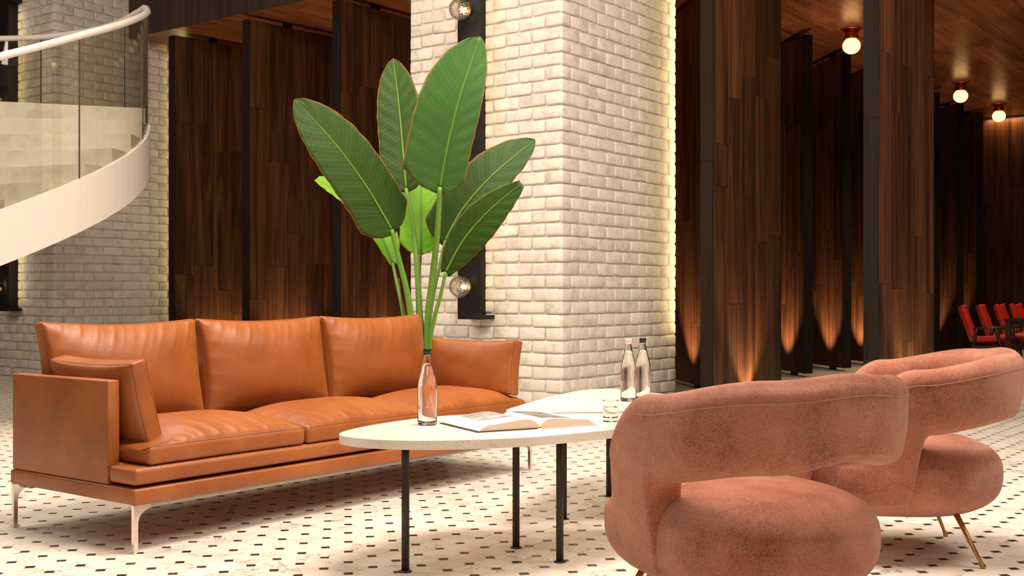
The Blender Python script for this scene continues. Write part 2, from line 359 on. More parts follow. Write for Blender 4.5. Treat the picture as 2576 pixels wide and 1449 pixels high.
def column(name, label, x0, y0, wx, wy, zpick):
    root = thing(name, label, 'column', (x0, y0, 0), kind='structure')
    box('mortar_core', .0135, wx, .0135, wy, 0, TOPZ, M_MORTAR, root)
    items = []
    for k in range(int(TOPZ/RH)):
        z = (k+.5)*RH; wrap = k % 2 == 0
        if wrap:
            items.append(('A', (.0635, .082, z))); fy = [.170]; fx = [.133]
        else:
            items.append(('B', (.1335, .028, z))); fy = [.022]; fx = [.269]
        while fy[-1] < wy-.03:
            nx = fy[-1]+(.284 if (not wrap and len(fy) == 1) else BL); fy.append(min(nx, wy))
        while fx[-1] < wx-.03: fx.append(min(fx[-1]+BL, wx))
        for a, b in zip(fy, fy[1:]):
            if b-a > .05: items.append(('F', (a, b, z)))
        for a, b in zip(fx, fx[1:]):
            if b-a > .05: items.append(('S', (a, b, z)))
        items.append(('E', (wx, wy, z, wrap)))
    def place(it, h):                    # mesh data and matrix
        t, q = it
        if t == 'A': return CA_M, CORN_A, Matrix.Translation((q[0]-.003, q[1]-.003, q[2]))
        if t == 'B': return CB_M, CORN_B, Matrix.Translation(q)
        s = R.randrange(len(BR)); pr = R.uniform(-.003, .003); rot = R.uniform(-.012, .012); hh = (RH-GAP)*R.uniform(.95, 1.03)
        if t == 'F':
            a, b, z = q; B = Matrix(((0, 0, -1, 0), (-1, 0, 0, 0), (0, 1, 0, 0), (0, 0, 0, 1)))
            return BRM[s], BR[s], Matrix.Translation((.0455-pr, (a+b)/2, z+R.uniform(-.002, .002))) @ B @ Matrix.Rotation(rot, 4, 'Z') @ Matrix.Diagonal((b-a-GAP, hh, 1, 1))
        if t == 'S':
            a, b, z = q; B = Matrix(((1, 0, 0, 0), (0, 0, -1, 0), (0, 1, 0, 0), (0, 0, 0, 1)))
            return BRM[s], BR[s], Matrix.Translation(((a+b)/2, .0455-pr, z+R.uniform(-.002, .002))) @ B @ Matrix.Rotation(rot, 4, 'Z') @ Matrix.Diagonal((b-a-GAP, hh, 1, 1))
        x, y, z, wrap = q; l = .13 if wrap else .26; B = Matrix(((0, 0, 1, 0), (1, 0, 0, 0), (0, 1, 0, 0), (0, 0, 0, 1)))
        return BRM[s], BR[s], Matrix.Translation((x-.036, l/2+.006, z)) @ B @ Matrix.Diagonal((l, hh, 1, 1))
    vis = [it for it in items if it[0] != 'E' and zpick[0] < it[1][2] < zpick[1]]
    R.shuffle(vis); vis.sort(key=lambda it: depth(x0+(it[1][0] if it[0] == 'S' else 0), y0+(it[1][0] if it[0] == 'F' else 0)))
    chosen = set(id(i) for i in vis[:300]); V, Fc = [], []
    for it in items:
        me, geo, mx = place(it, 0)
        if id(it) in chosen:
            o = obj('brick', me, root); o.matrix_local = mx
        else:
            k = len(V); V += [mx @ Vector(v) for v in geo[0]]; Fc += [tuple(q+k for q in f) for f in geo[1]]
    tag(mo('brickwork', V, Fc, M_BRICK, root, True), kind='stuff')
    return root
UF, VC, VL, CWX, CWY = 7.77, 5.322, 12.664, 1.90, 1.655
column('brick_column', 'white painted brick column behind the potted plant and the water bottles', UF, VC, CWX, CWY, (.5, 3.45))
column('brick_column', 'white painted brick column behind the curved glass staircase', UF, VL, CWX, CWY, (.3, 4.45))
# ---------------------------------------------------------------- ceiling, fascia, far walls
ZC, UB = 4.27, 22.45
ceil = box('ceiling', 8.83, UB+.3, -2.6, 16, ZC+.02, ZC+.2, M_WOODC); tag(ceil, kind='structure')
def plank_box(name, x0, x1, y0, y1, z0, z1, m, parent): return box(name, x0, x1, y0, y1, z0, z1, m, parent)
V, Fc = [], []
n_pl = 0
for j in range(-19, 40):
    y0 = 3.28+.31*j-.155; x = 8.85-R.uniform(0, 1.6)
    if y0 < -2.4 or y0 > 15.6: continue
    while x < UB:
        x1 = x+R.choice((1.2, 1.6, 1.9)); a, b = max(x, 8.85), min(x1, UB)
        if b-a > .05:
            c = ((a+b)/2, y0+.155); X = c[0]*ct-c[1]*st; D = depth(*c); px = CX+F*X/D
            seen = n_pl < 290 and -100 < px < 2700 and (y0 < 5.6 or a < 9.9)
            if seen: plank_box('plank', a+.0015, b-.0015, y0+.0015, y0+.3085, ZC-R.uniform(0, .0015), ZC+.018, M_WOODC, ceil); n_pl += 1
            else:
                k = len(V); q = [(a+.0015, y0+.0015), (b-.0015, y0+.0015), (b-.0015, y0+.3085), (a+.0015, y0+.3085)]
                V += [(s, t, ZC) for s, t in q]+[(s, t, ZC+.018) for s, t in q]; Fc += [(k+3, k+2, k+1, k)]+[(k+i, k+(i+1) % 4, k+4+(i+1) % 4, k+4+i) for i in range(4)]
        x = x1
tag(mo('plank_field', V, Fc, M_WOODC, ceil), kind='stuff')
def fascia(y0, y1, nm):
    f = thing(nm, None, None, (8.80, y0, 0), kind='structure'); box('backing', .03, .10, 0, y1-y0, ZC-.0, 5.3, M_FASC, f)
    y = 0
    while y < y1-y0-.01:
        w = min(.285, y1-y0-y); box('board', 0, .028, y+.001, y+w-.001, ZC-.012, 5.3, M_FASC, f); y += w
    return f
fascia(VC+CWY, VL, 'trim_1'); fascia(-2.5, VC, 'trim_2')
wb = box('wall_back', UB+.03, UB+.2, -2.6, 16, 0, ZC, M_WOOD); tag(wb, kind='structure')
y = .5
while y < 8:
    z = 0; cuts = sorted(R.uniform(.4, 3.6) for _ in range(2))
    for a, b in zip([0.0]+cuts, cuts+[ZC-.02]):
        box('plank', UB, UB+.028, y+.002, y+.312, a+.003, b-.003, M_WOOD, wb)
    y += .314
tag(box('wall_right', 8.9, UB, -2.7, -2.6, 0, ZC, M_WOOD), kind='structure'); tag(box('wall_left', 8.9, UB, 16, 16.1, 0, ZC, M_WOOD), kind='structure')
area('cove_lamp', (UB-.10, 3.6, ZC-.03), (UB, 3.6, ZC-.6), 4.5, .05, 34, (1, .52, .20))
# ---------------------------------------------------------------- tall wooden fins on pivots
FW, FT, ZF0, ZF1 = 1.40, .12, .045, 4.205
def spot(loc, target, power, ang, blend=.7, col=(1, .66, .36), size=.03):
    l = bpy.data.lights.new('uplight_or_fill_spot', 'SPOT'); l.energy = power; l.color = col; l.spot_size = math.radians(ang); l.spot_blend = blend; l.shadow_soft_size = size
    o = bpy.data.objects.new('uplight_or_fill_spot', l); COL.objects.link(o); o.location = loc
    o.rotation_euler = (Vector(target)-Vector(loc)).to_track_quat('-Z', 'Y').to_euler(); return o
def fin(label, x, y, deg, pin=.60, up=None, pw=55, seed=0, off=.17):
    """x, y: front corner of the visible face; local x runs back along the face, local y away from it"""
    r = random.Random(seed+11); f = thing('wooden_fin', label, 'fin panel', (x, y, 0), math.radians(deg), 'tall pivoting wooden fins')
    box('core', .013, FW-.013, .013, FT-.013, ZF0+.01, ZF1-.01, M_WOOD, f)
    def run(kind, a, b, mm):
        z = ZF0; cuts = sorted([r.uniform(.6, 2.0), r.uniform(2.3, 3.6)]) if kind != 'end' else [r.uniform(1.6, 2.6)]
        for p, q in zip([ZF0]+cuts, cuts+[ZF1]):
            g = .0012; pr = r.uniform(0, .0012)
            if kind == 'near': box('plank', a+g, b-g, -pr, .013, p+g, q-g, mm, f)
            elif kind == 'far': box('plank', a+g, b-g, FT-.013, FT+pr, p+g, q-g, mm, f)
            elif kind == 'end': box('edge_plank', -pr, .013, 0.001, FT-.001, p+g, q-g, mm, f)
            else: box('edge_plank', FW-.013, FW+pr, .001, FT-.001, p+g, q-g, mm, f)
    for k in range(5): run('near', .0135+k*(FW-.027)/5, .0135+(k+1)*(FW-.027)/5, M_WOOD); run('far', .0135+k*(FW-.027)/5, .0135+(k+1)*(FW-.027)/5, M_WOOD)
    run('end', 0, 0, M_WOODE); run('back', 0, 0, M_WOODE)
    box('pivot_foot', pin-.045, pin+.045, FT/2-.03, FT/2+.03, 0, ZF0+.004, M_BLACK, f); box('pivot_head', pin-.045, pin+.045, FT/2-.03, FT/2+.03, ZF1-.004, ZC-.003, M_BLACK, f)
    if up is not None:
        M = Matrix.Translation((x, y, 0)) @ Matrix.Rotation(math.radians(deg), 4, 'Z')
        for q in (up if isinstance(up, (list, tuple)) else [up]): spot(M @ Vector((q, -off, .02)), M @ Vector((q, -.10, 3)), pw*2.2, 80)
    return f
UFIN = 8.885
fin('tall dark wooden fin panel nearest the curved white staircase', UFIN, 11.86, -4.5, up=.66, seed=1)
fin('tall dark wooden fin panel in the middle of the three behind the sofa', UFIN, 10.48, -5, up=.58, seed=2)
fin('tall dark wooden fin panel behind the potted plant', UFIN, 8.99, -1.2, up=.66, seed=3)
fin('wide wooden fin panel with grey edge, just right of the main brick column', UFIN, 4.535, 0, up=.64, pw=70, seed=4, off=.11)
fin('wide wooden fin panel with grey edge, in front of the hanging-globe dining area', UFIN, 3.115, 0, up=.70, pw=70, seed=5, off=.11)
def fin45(label, u0, seed, up=None, pw=85): return fin(label, u0+FW*.7071, 5.66+FW*.7071, 225, pin=FW-.44, up=up, pw=pw, seed=seed, off=.23)
fin45('angled dark wooden fin half hidden between brick column and the wide grey-edged fin', 10.91, 6, FW-.42)
fin45('angled wooden fin showing right after the first wide fin, below no lamp', 13.49, 7, FW-.50)
fin45('angled wooden fin directly below the nearest ceiling globe', 14.78, 8, FW-.40)
fin45('angled wooden fin, narrow strip left of the second wide fin', 16.07, 9, FW-.52)
fin45('angled wooden fin showing only a thin edge right of the second wide fin', 18.62, 10)
fin45('angled wooden fin under the second ceiling globe', 19.92, 11, FW-.75, 60)
fin45('last angled wooden fin before the back wall, behind the red chairs', 21.10, 12, FW-.75, 60)
for q in ((9.35, 11.15), (9.35, 9.78), (9.4, 8.25), (10.2, 5.05), (9.6, 3.85), (12.4, 5.0), (13.6, 4.4), (15.6, 4.6), (17.2, 4.4)): spot((*q, .03), (q[0], q[1], 4), 130, 46, .9, (1, .62, .34), .0)  # added uplights in the gaps between fins, only to brighten the ceiling
for q in (14.0, 16.4, 18.8): spot((q, 3.7, 4.2), (q, 3.7, 0), 170, 120, 1.0, (1, .70, .42), .0)  # added unseen downlights that fill the dining area
# ---------------------------------------------------------------- strip light at the rear edge of each column
for y0 in (VC, VL):
    area('column_strip_lamp', (UF+CWX+.02, y0-.15, 2.46), (UF+CWX-.10, y0+.08, 2.46), .02, 3.55, 11, (1, .74, .34))
# ---------------------------------------------------------------- wall lamps on the columns
def sconce(label, y0):
    s = thing('wall_lamp', label, 'wall lamp', (7.58, y0, 0), 0, 'black wall lamps on the brick columns')
    yl, yr, z0, z1 = .945, .695, .81, 4.6
    box('panel', 0, .016, yr, yl, z0+.036, z1, M_BLACK, s, .002, 1); box('base_shelf', 0, .19, yr, yl, z0, z0+.036, M_BLACK, s, .002, 1); box('top_shelf', 0, .19, yr, yl, z1, z1+.036, M_BLACK, s)
    box('spine', .03, .19, (yl+yr)/2-.03, (yl+yr)/2+.03, z0+.036, z1, M_BLACK, s)
    for z in (1.085, 3.40):
        yc = (yl+yr)/2; Rr = .093; n = 20
        so = lathe('socket', [(.030, 0), (.034, .004), (.034, .03), (.028, .034), (.0, .034)], M_BRASS, s, 16, loc=(0, yc, z), rot=(0, -PI/2, 0))
        pr = [(max(Rr*math.sin(PI*k/n), 0), -Rr*math.cos(PI*k/n)) for k in range(n+1)]; pi = [((Rr-.006)*math.sin(PI*k/n), (Rr-.006)*math.cos(PI*k/n)) for k in range(n+1)]
        v, f = lathe_data(pr, 28); v2, f2 = lathe_data(pi, 28); k = len(v)
        g = mo('glass_globe', v+v2, f+[tuple(q+k for q in t) for t in f2], M_HAM, s, True, loc=(-.118, yc, z))
        lathe('bulb', [(0, -.024), (.016, -.018), (.023, 0), (.016, .018), (0, .026)], M_BULB, g, 14, loc=(.045, 0, 0), rot=(0, -PI/2, 0))
    for q in (-.07, .07): area('wall_lamp_strip', (7.625, y0+(yl+yr)/2+q, 2.72), (7.8, y0+(yl+yr)/2+q*1.6, 2.72), .03, 3.6, 2.8, (1, .78, .44))
    return s
sconce('black wall lamp with two glass globes behind the potted plant', VC); sconce('black wall lamp partly cut off at the edge behind the staircase', VL)
# ---------------------------------------------------------------- curved staircase
SCX, SCD, SR = -5.55, 10.10, 2.255
scu, scv = cam2room(SCX, SCD); stair = thing('spiral_staircase', 'white curved staircase with glass balustrade in front of the far brick column', 'staircase', (scu, scv, 0))
ANG0 = -TH                         # camera-right expressed in the room's axes
def sp(a, r, z): q = math.radians(a)+ANG0; return Vector((r*math.cos(q), r*math.sin(q), z))
ARX = [-75, -40.3, -20, 0, 17, 32, 50, 75, 100]
def z_str(a): return 1.655+.0160*(min(a, 21)+40.3)+.002*max(0, min(a-21, 60))
def z_rail(a): return interp2(a, [-75, -40, -20, 0, 10, 18, 26, 36, 50, 75, 110], [2.21, 2.80, 3.12, 3.42, 3.56, 3.66, 3.77, 3.79, 3.77, 3.75, 3.75])
def interp2(x, xs, ys):
    for i in range(len(xs)-1):
        if x <= xs[i+1]: t = (x-xs[i])/(xs[i+1]-xs[i]); return ys[i]+(ys[i+1]-ys[i])*t
    return ys[-1]
def ribbon(name, a0, a1, zf0, zf1, r0, r1, m, n, parent=stair):
    V, Fc = [], []
    for k in range(n+1):
        a = a0+(a1-a0)*k/n
        for r, z in ((r0, zf0(a)), (r1, zf0(a)), (r1, zf1(a)), (r0, zf1(a))): V.append(sp(a, r, z))
    for k in range(n):
        for q in range(4): Fc.append((k*4+q, k*4+(q+1) % 4, (k+1)*4+(q+1) % 4, (k+1)*4+q))
    Fc += [(3, 2, 1, 0), (n*4, n*4+1, n*4+2, n*4+3)]
    return mo(name, V, Fc, m, parent)
ribbon('stringer', -75, 105, lambda a: z_str(a)-.42, z_str, SR-.012, SR+.03, M_WHITE, 60)
ribbon('soffit', -75, 105, lambda a: z_str(a)-.40, lambda a: z_str(a)-.36, .55, SR-.012, M_WHITE, 60)
rp = [sp(a, SR+.005, z_rail(a)) for a in range(-75, 106, 3)]
tube('handrail', rp, .030, M_WHITE, stair, 12)
AN = [-75, -50, -22.2, 6.5, 43, 76, 105]
for a0, a1 in zip(AN, AN[1:]): ribbon('glass_panel', a0+.10, a1-.10, lambda a: z_str(a)-.05, lambda a: z_rail(a)-.02, SR+.001, SR+.013, M_PANE, 12)
for a in AN[1:-1]: ribbon('panel_joint', a-.09, a+.09, lambda q: z_str(q)-.02, lambda q: z_rail(q)-.03, SR+.002, SR+.012, M_SIL, 1)
for k in range(-7, 1):                    # treads turn with the stair; the last one is the landing
    a0 = 18+9.5*k; z1 = 2.755+.17*k; a1 = a0+11 if k < 0 else 105; n = 3 if k < 0 else 18
    V, Fc = [], []
    for i in range(n+1):
        a = a0+(a1-a0)*i/n
        for r, z in ((.45, z1-.20), (SR-.015, z1-.20), (SR-.015, z1), (.45, z1)): V.append(sp(a, r, z))
    for i in range(n):
        for q in range(4): Fc.append((i*4+q, i*4+(q+1) % 4, (i+1)*4+(q+1) % 4, (i+1)*4+q))
    Fc += [(3, 2, 1, 0), (n*4, n*4+1, n*4+2, n*4+3)]; mo('step' if k < 0 else 'landing', V, Fc, M_CONC, stair)
# ---------------------------------------------------------------- potted plant
PD = 7.45; pu, pv = cam2room((1062-CX)/F*PD, PD); PB = Vector((pu, pv, 0))
plant = thing('potted_plant', 'tall potted banana plant with broad green leaves behind the sofa', 'plant', PB)
lathe('pot', [(.13, 0), (.17, .02), (.20, .40), (.205, .42), (.185, .42), (.18, .38), (0, .38)], M_POT, plant, 28); lathe('soil', [(.181, .37), (.12, .395), (0, .40)], M_SOIL, plant, 20)
def leaf(mid, wl, wr, nrm, fold, m, curl=.0, prof=0, seed=0, rip=.004):
    """mid: pixel/distance points from the base of the blade to its tip; wl, wr: half widths"""
    r = random.Random(seed); P = spline([at(*p)-PB for p in mid], 12); N = len(P); n0 = Vector(nrm); ku = 7; V, Fc, UV = [], [], []
    cu, cv = cam2room(n0.x, n0.y); n0 = Vector((cu, cv, n0.z)).normalized()
    for i, p in enumerate(P):
        t = i/(N-1); T = (P[min(i+1, N-1)]-P[max(i-1, 0)]).normalized(); S = T.cross(n0).normalized(); Nn = S.cross(T).normalized()
        w = (min(1, (t/.14)**.5 if t > 0 else .0))*max(0, 1-max(0, (t-.40)/.60)**3.0)**.68 if prof == 0 else (math.sin(PI*min(1, t*.92+.04))**.75)
        w = max(w, .02)
        for k in range(-ku, ku+1):
            s = k/ku; ww = (wr if s > 0 else wl)*w*(1+.012*math.sin(i*1.3+k)*(abs(s) > .9)); back = -.10*(1-t)*min(1, abs(s))**2*wl*2*(t < .25)
            lift = fold*abs(s)*ww - curl*s*s*ww + rip*math.sin(t*62-abs(s)*9)*min(1, abs(s)*2)
            V.append(p+S*(s*ww)+Nn*lift+T*back); UV.append((.5+.5*s, t))
    nn = 2*ku+1
    for i in range(N-1):
        for k in range(nn-1): Fc.append((i*nn+k, i*nn+k+1, (i+1)*nn+k+1, (i+1)*nn+k))
    me = mesh('leaf', V, Fc, m, True); uvl = me.uv_layers.new(name='UVMap')
    for l in me.loops: uvl.data[l.index].uv = UV[l.vertex_index]
    o = obj('leaf', me, plant); sm = o.modifiers.new('thickness', 'SOLIDIFY'); sm.thickness = .0018
    tube('midrib', [q+(n0*.001) for q in P], [.0085*(1-.8*i/(N-1)) for i in range(N)], M_STEM if m != M_LEAF2 else M_STEM, o, 6)
    return P[0]
def stem(pts, r0, r1, m=M_STEM):
    P = spline([at(*p)-PB if len(p) == 3 and p[0] > 5 else Vector(p) for p in pts], 6); n = len(P)
    tube('stem', P, [r0+(r1-r0)*i/(n-1) for i in range(n)], m, plant, 8)
root = lambda x, y: (x, y, .36)
# blade of each leaf, then its stalk down to the pot
leaf([(985, 577, 7.40), (925, 475, 7.28), (845, 365, 7.16), (741, 250, 7.05)], .195, .185, (.25, -1, .35), .10, M_LEAF, .05, seed=1)
leaf([(1022, 474, 7.62), (1013, 370, 7.66), (1003, 260, 7.70), (989, 148, 7.75)], .155, .150, (-.1, -1, .1), .12, M_LEAF, .04, seed=2)
leaf([(1107, 470, 7.25), (1128, 360, 7.18), (1160, 235, 7.12), (1208, 92, 7.10)], .250, .165, (-.25, -1, .0), .16, M_LEAF2, -.05, seed=3, rip=.003)
leaf([(1120, 605, 7.58), (1165, 525, 7.60), (1240, 440, 7.62), (1346, 351, 7.66)], .190, .150, (-.15, -1, .35), .10, M_LEAF, .05, seed=4)
leaf([(1121, 684, 7.36), (1165, 605, 7.30), (1230, 530, 7.24), (1312, 461, 7.20)], .110, .135, (.1, -1, .35), .12, M_LEAF, .05, prof=1, seed=5)
leaf([(988, 662, 7.62), (945, 570, 7.70), (880, 500, 7.78), (795, 451, 7.84)], .105, .150, (.55, -.75, .5), .25, M_LEAF3, .0, prof=1, seed=6, rip=.003)
leaf([(1058, 632, 7.72), (1058, 560, 7.78), (1059, 490, 7.86), (1060, 415, 7.95)], .140, .135, (.05, -1, .25), .10, M_LEAF3, .0, seed=7, rip=.003)
stem([(985, 577, 7.40), (1003, 650, 7.42), (1024, 735, 7.44), (1036, 820, 7.45), root(-.03, .02)], .015, .024)
stem([(1022, 474, 7.62), (1040, 580, 7.56), (1050, 690, 7.50), (1056, 820, 7.46), root(0, 0)], .013, .023)
stem([(1107, 470, 7.25), (1101, 580, 7.32), (1089, 690, 7.40), (1076, 820, 7.44), root(.03, -.03)], .016, .026)
stem([(1120, 605, 7.58), (1106, 670, 7.54), (1090, 740, 7.50), (1078, 830, 7.46), root(.05, .0)], .010, .017)
stem([(1121, 684, 7.36), (1108, 745, 7.38), (1093, 800, 7.40), (1082, 870, 7.43), root(.06, -.05)], .010, .017)
stem([(988, 662, 7.62), (1000, 720, 7.56), (1012, 775, 7.50), (1024, 850, 7.46), root(-.06, .02)], .010, .016)
stem([(1058, 632, 7.72), (1055, 700, 7.62), (1058, 770, 7.52), (1062, 850, 7.47), root(.01, .05)], .009, .014, M_DEAD)
stem([(1003, 700, 7.50), (1012, 760, 7.48), (1022, 830, 7.46), root(-.05, -.02)], .004, .006, M_DEAD)
spot((6.55, 6.05, .05), (5.75, 5.15, 1.9), 150, 34, .6, (1, .88, .62))
# ---------------------------------------------------------------- upholstery builder
def cushion(L, D, T, crown, crown_b, r, nx=26, ny=18, pin=.012, wr=.0, seed=0, side=0, dent=0.0):
    rr = random.Random(seed); ph = [rr.uniform(0, 6) for _ in range(6)]
    def f(a, b, c):
        p = [a*L/2, b*D/2, c*T/2]; hs = (L/2, D/2, T/2); rad = min(r, T/2*.98); d = []
        for i in range(3):
            q = max(-(hs[i]-rad), min(hs[i]-rad, p[i])); d.append(p[i]-q); p[i] = q
        m = math.sqrt(sum(x*x for x in d)); mx = max(abs(x) for x in d)
        if m > 1e-9: p = [p[i]+d[i]/m*min(rad, mx) for i in range(3)]
        w = max(0, 1-abs(a)**3.0)**.8*max(0, 1-abs(b)**2.8)**.8
        z = p[2]+crown*w*max(c, 0)-crown_b*w*max(-c, 0)
        if wr and c > .5:
            bb = 1-abs(b) if side == 0 else 1-b*side; e = math.exp(-(bb/.42)**1.6)*min(1, bb*14)*max(0, 1-abs(a)**8)
            q1 = (1-abs(math.sin(a*15+bb*5+ph[0])))**2.5; q2 = (1-abs(math.sin(a*24+bb*7+ph[1])))**2.5; q3 = .5+.5*math.sin(a*5+ph[2])
            z += wr*e*(q1*(.35+.65*q3)+q2*.55*(1-.5*q3)-.35)
            e2 = math.exp(-((1-abs(a))/.16)**1.5)*min(1, (1-abs(a))*12); z += wr*.6*e2*((1-abs(math.sin(b*9+a*3+ph[4])))**2.5-.3)
            z += wr*.35*w*math.sin(a*4+ph[3]+b*2)*math.sin(b*4+ph[5])
        if dent and c > .5: z -= dent*math.exp(-((a+.80)/.26)**2)*min(1, (1-abs(b))*4)
        x = p[0]*(1-pin/L*2*(1-b*b)); y = p[1]*(1-pin/D*2*(1-a*a))
        return Vector((x, y, z))
    def ticks(n, h):
        e = [0, .30*r/h, .65*r/h, r/h, 1.7*r/h]; e = [min(x, .9) for x in e]; lo = [-1+x for x in e]; hi = [-q for q in reversed(lo)]; a, b = lo[-1], hi[0]
        return lo+[a+(b-a)*k/n for k in range(1, n)]+hi
    A, B = ticks(nx, L/2), ticks(ny, D/2); C = [-1, -.75, -.4, 0, .4, .75, 1]; idx, V, Fc = {}, [], []
    def vid(i, j, k):
        if (i, j, k) not in idx: idx[(i, j, k)] = len(V); V.append(f(A[i], B[j], C[k]))
        return idx[(i, j, k)]
    na, nb, nc = len(A)-1, len(B)-1, len(C)-1
    for i in range(na):
        for j in range(nb): Fc.append((vid(i, j, nc), vid(i+1, j, nc), vid(i+1, j+1, nc), vid(i, j+1, nc))); Fc.append((vid(i, j, 0), vid(i, j+1, 0), vid(i+1, j+1, 0), vid(i+1, j, 0)))
        for k in range(nc): Fc.append((vid(i, 0, k), vid(i+1, 0, k), vid(i+1, 0, k+1), vid(i, 0, k+1))); Fc.append((vid(i, nb, k), vid(i, nb, k+1), vid(i+1, nb, k+1), vid(i+1, nb, k)))
    for j in range(nb):
        for k in range(nc): Fc.append((vid(0, j, k), vid(0, j, k+1), vid(0, j+1, k+1), vid(0, j+1, k))); Fc.append((vid(na, j, k), vid(na, j+1, k), vid(na, j+1, k+1), vid(na, j, k+1)))
    def seam(c=1.0):
        pts = [f(a, -1, c) for a in A]+[f(1, b, c) for b in B[1:]]+[f(a, 1, c) for a in reversed(A[:-1])]+[f(-1, b, c) for b in reversed(B[1:-1])]
        return pts
    return V, Fc, seam
def put_cushion(name, par, dims, loc, rot, m=M_LEATHER, seams=(1.0,), sr=.0016, **k):
    V, Fc, seam = cushion(*dims, **k); o = mo(name, V, Fc, m, par, True, loc=loc, rot=rot)
    for c in seams: tube('seam', seam(c), sr, M_SEAM, o, 5, True)
    return o
# ---------------------------------------------------------------- sofa
X0, X1, Y0, Y1 = 2.757, 5.445, 3.93, 4.84
sofa = thing('leather_sofa', 'long tan leather sofa with three seats and slim steel legs', 'sofa', ((X0+X1)/2, (Y0+Y1)/2, 0)); SO = Vector(((X0+X1)/2, (Y0+Y1)/2, 0))
def sbox(n, x0, x1, y0, y1, z0, z1, m, bev, seg=3): return box(n, x0-SO.x, x1-SO.x, y0-SO.y, y1-SO.y, z0, z1, m, sofa, bev, seg)
sbox('base_frame', X0, X1-.01, Y0, Y1, .190, .254, M_LEATHER, .010)
sbox('base_rail', X0+.05, X1-.06, Y0+.035, Y0+.075, .168, .192, M_RAIL, .004); sbox('base_rail', X0+.05, X1-.06, Y1-.075, Y1-.035, .168, .192, M_RAIL, .004)
sbox('seat_platform', X0+.004, X1-.012, Y0+.002, 4.112, .266, .336, M_LEATHER, .020, 4); sbox('seat_deck', X0+.05, X1-.06, 4.10, Y1-.03, .254, .338, M_LEATHER, .006)
def line_seam(par, pts): tube('seam', [Vector(p)-SO for p in pts], .0013, M_SEAM, par, 5)
line_seam(sofa, [(X0+.012, Y0+.006, .2475), (X1-.02, Y0+.006, .2475)]); line_seam(sofa, [(X0+.02, Y0+.006, .3235), (X1-.03, Y0+.006, .3235)]); line_seam(sofa, [(X0+.0095, Y0+.20, .3235), (X0+.0095, Y0+.02, .3235)])
for xa, xb in ((X0+.008, X0+.066), (X1-.076, X1-.018)):
    sbox('armrest', xa, xb, 4.122, Y1-.005, .2545, .676, M_LEATHER, .007)
    line_seam(sofa, [(xa+.005, 4.1235, .26), (xa+.005, 4.1235, .668)])
sbox('back_frame', X0+.066, X1-.076, Y1-.045, Y1-.005, .254, .655, M_LEATHER, .010)
SW = (5.385-2.825)/3
for k in range(3):
    put_cushion('seat_cushion', sofa, (SW-.006, .60, .082, .082, .0, .024), (2.825+SW*(k+.5)-SO.x, Y0+.005+.30-SO.y, .379), (0, 0, 0), wr=.010, seed=k+3, pin=.006, sr=.0012, nx=90, ny=30, side=-1, dent=(.045 if k == 0 else 0))
BX = [2.826, 3.671, 4.516, 5.360]
for k in range(3):
    w = BX[k+1]-BX[k]
    put_cushion('back_cushion', sofa, (w-.003, .492, .075, .098, .02, .022), ((BX[k]+BX[k+1])/2-SO.x, 4.712-SO.y, .660), (math.radians(90-9), 0, 0), wr=.010, seed=k+20, pin=.020, sr=.0012, nx=90, ny=30, side=1)
def sleg(x, y, sx, sy):
    r = .058 if sy < 0 else .040
    pr = [(-.010, 0), (-.010, .191), (r+.03, .191), (r+.03, .176), (.050, .168), (.030, .158), (.018, .144), (.0105, .120), (.010, 0)]
    n = len(pr); V = [(x+sx*px_-SO.x, y+q-SO.y, pz) for q in (-.009, .009) for px_, pz in pr]
    bm = bmesh.new(); vv = [bm.verts.new(v) for v in V]; bm.faces.new(vv[:n]); bm.faces.new(list(reversed(vv[n:])))
    for i in range(n): bm.faces.new((vv[i], vv[n+i], vv[n+(i+1) % n], vv[(i+1) % n]))
    bmesh.ops.recalc_face_normals(bm, faces=bm.faces); bmesh.ops.bevel(bm, geom=bm.edges[:], offset=.0018, segments=2, affect='EDGES')
    obj('leg', bm_mesh('leg', bm, M_STEEL), sofa)
for x, sx in ((X0+.010, 1), (X1-.018, -1)):
    sleg(x, Y0+.012, sx, 1); sleg(x, Y1-.022, sx, -1)
# loose arm cushions
pl = thing('arm_cushion', 'boxed tan leather cushion leaning on the sofa arm nearest the camera', 'cushion', (2.962, 4.362, .392), 0, 'loose leather cushions on the sofa')
put_cushion('cushion_body', pl, (.60, .372, .078, .042, .04, .014), (0, 0, .186), (PI/2, math.radians(0), math.radians(-90)), seams=(1.0, -1.0), wr=.003, seed=41, pin=.012, sr=.0011)
pl.rotation_euler = (0, math.radians(-14), math.radians(0))
pr = thing('arm_cushion', 'boxed tan leather cushion at the far end of the sofa beside the brick column', 'cushion', (5.285, 4.262, .442), 0, 'loose leather cushions on the sofa')
put_cushion('cushion_body', pr, (.635, .318, .082, .030, .03, .016), (0, 0, .163), (PI/2, 0, math.radians(-90)), seams=(1.0, -1.0), wr=.006, seed=43, pin=.012, sr=.0011)
pr.rotation_euler = (0, math.radians(8), 0)
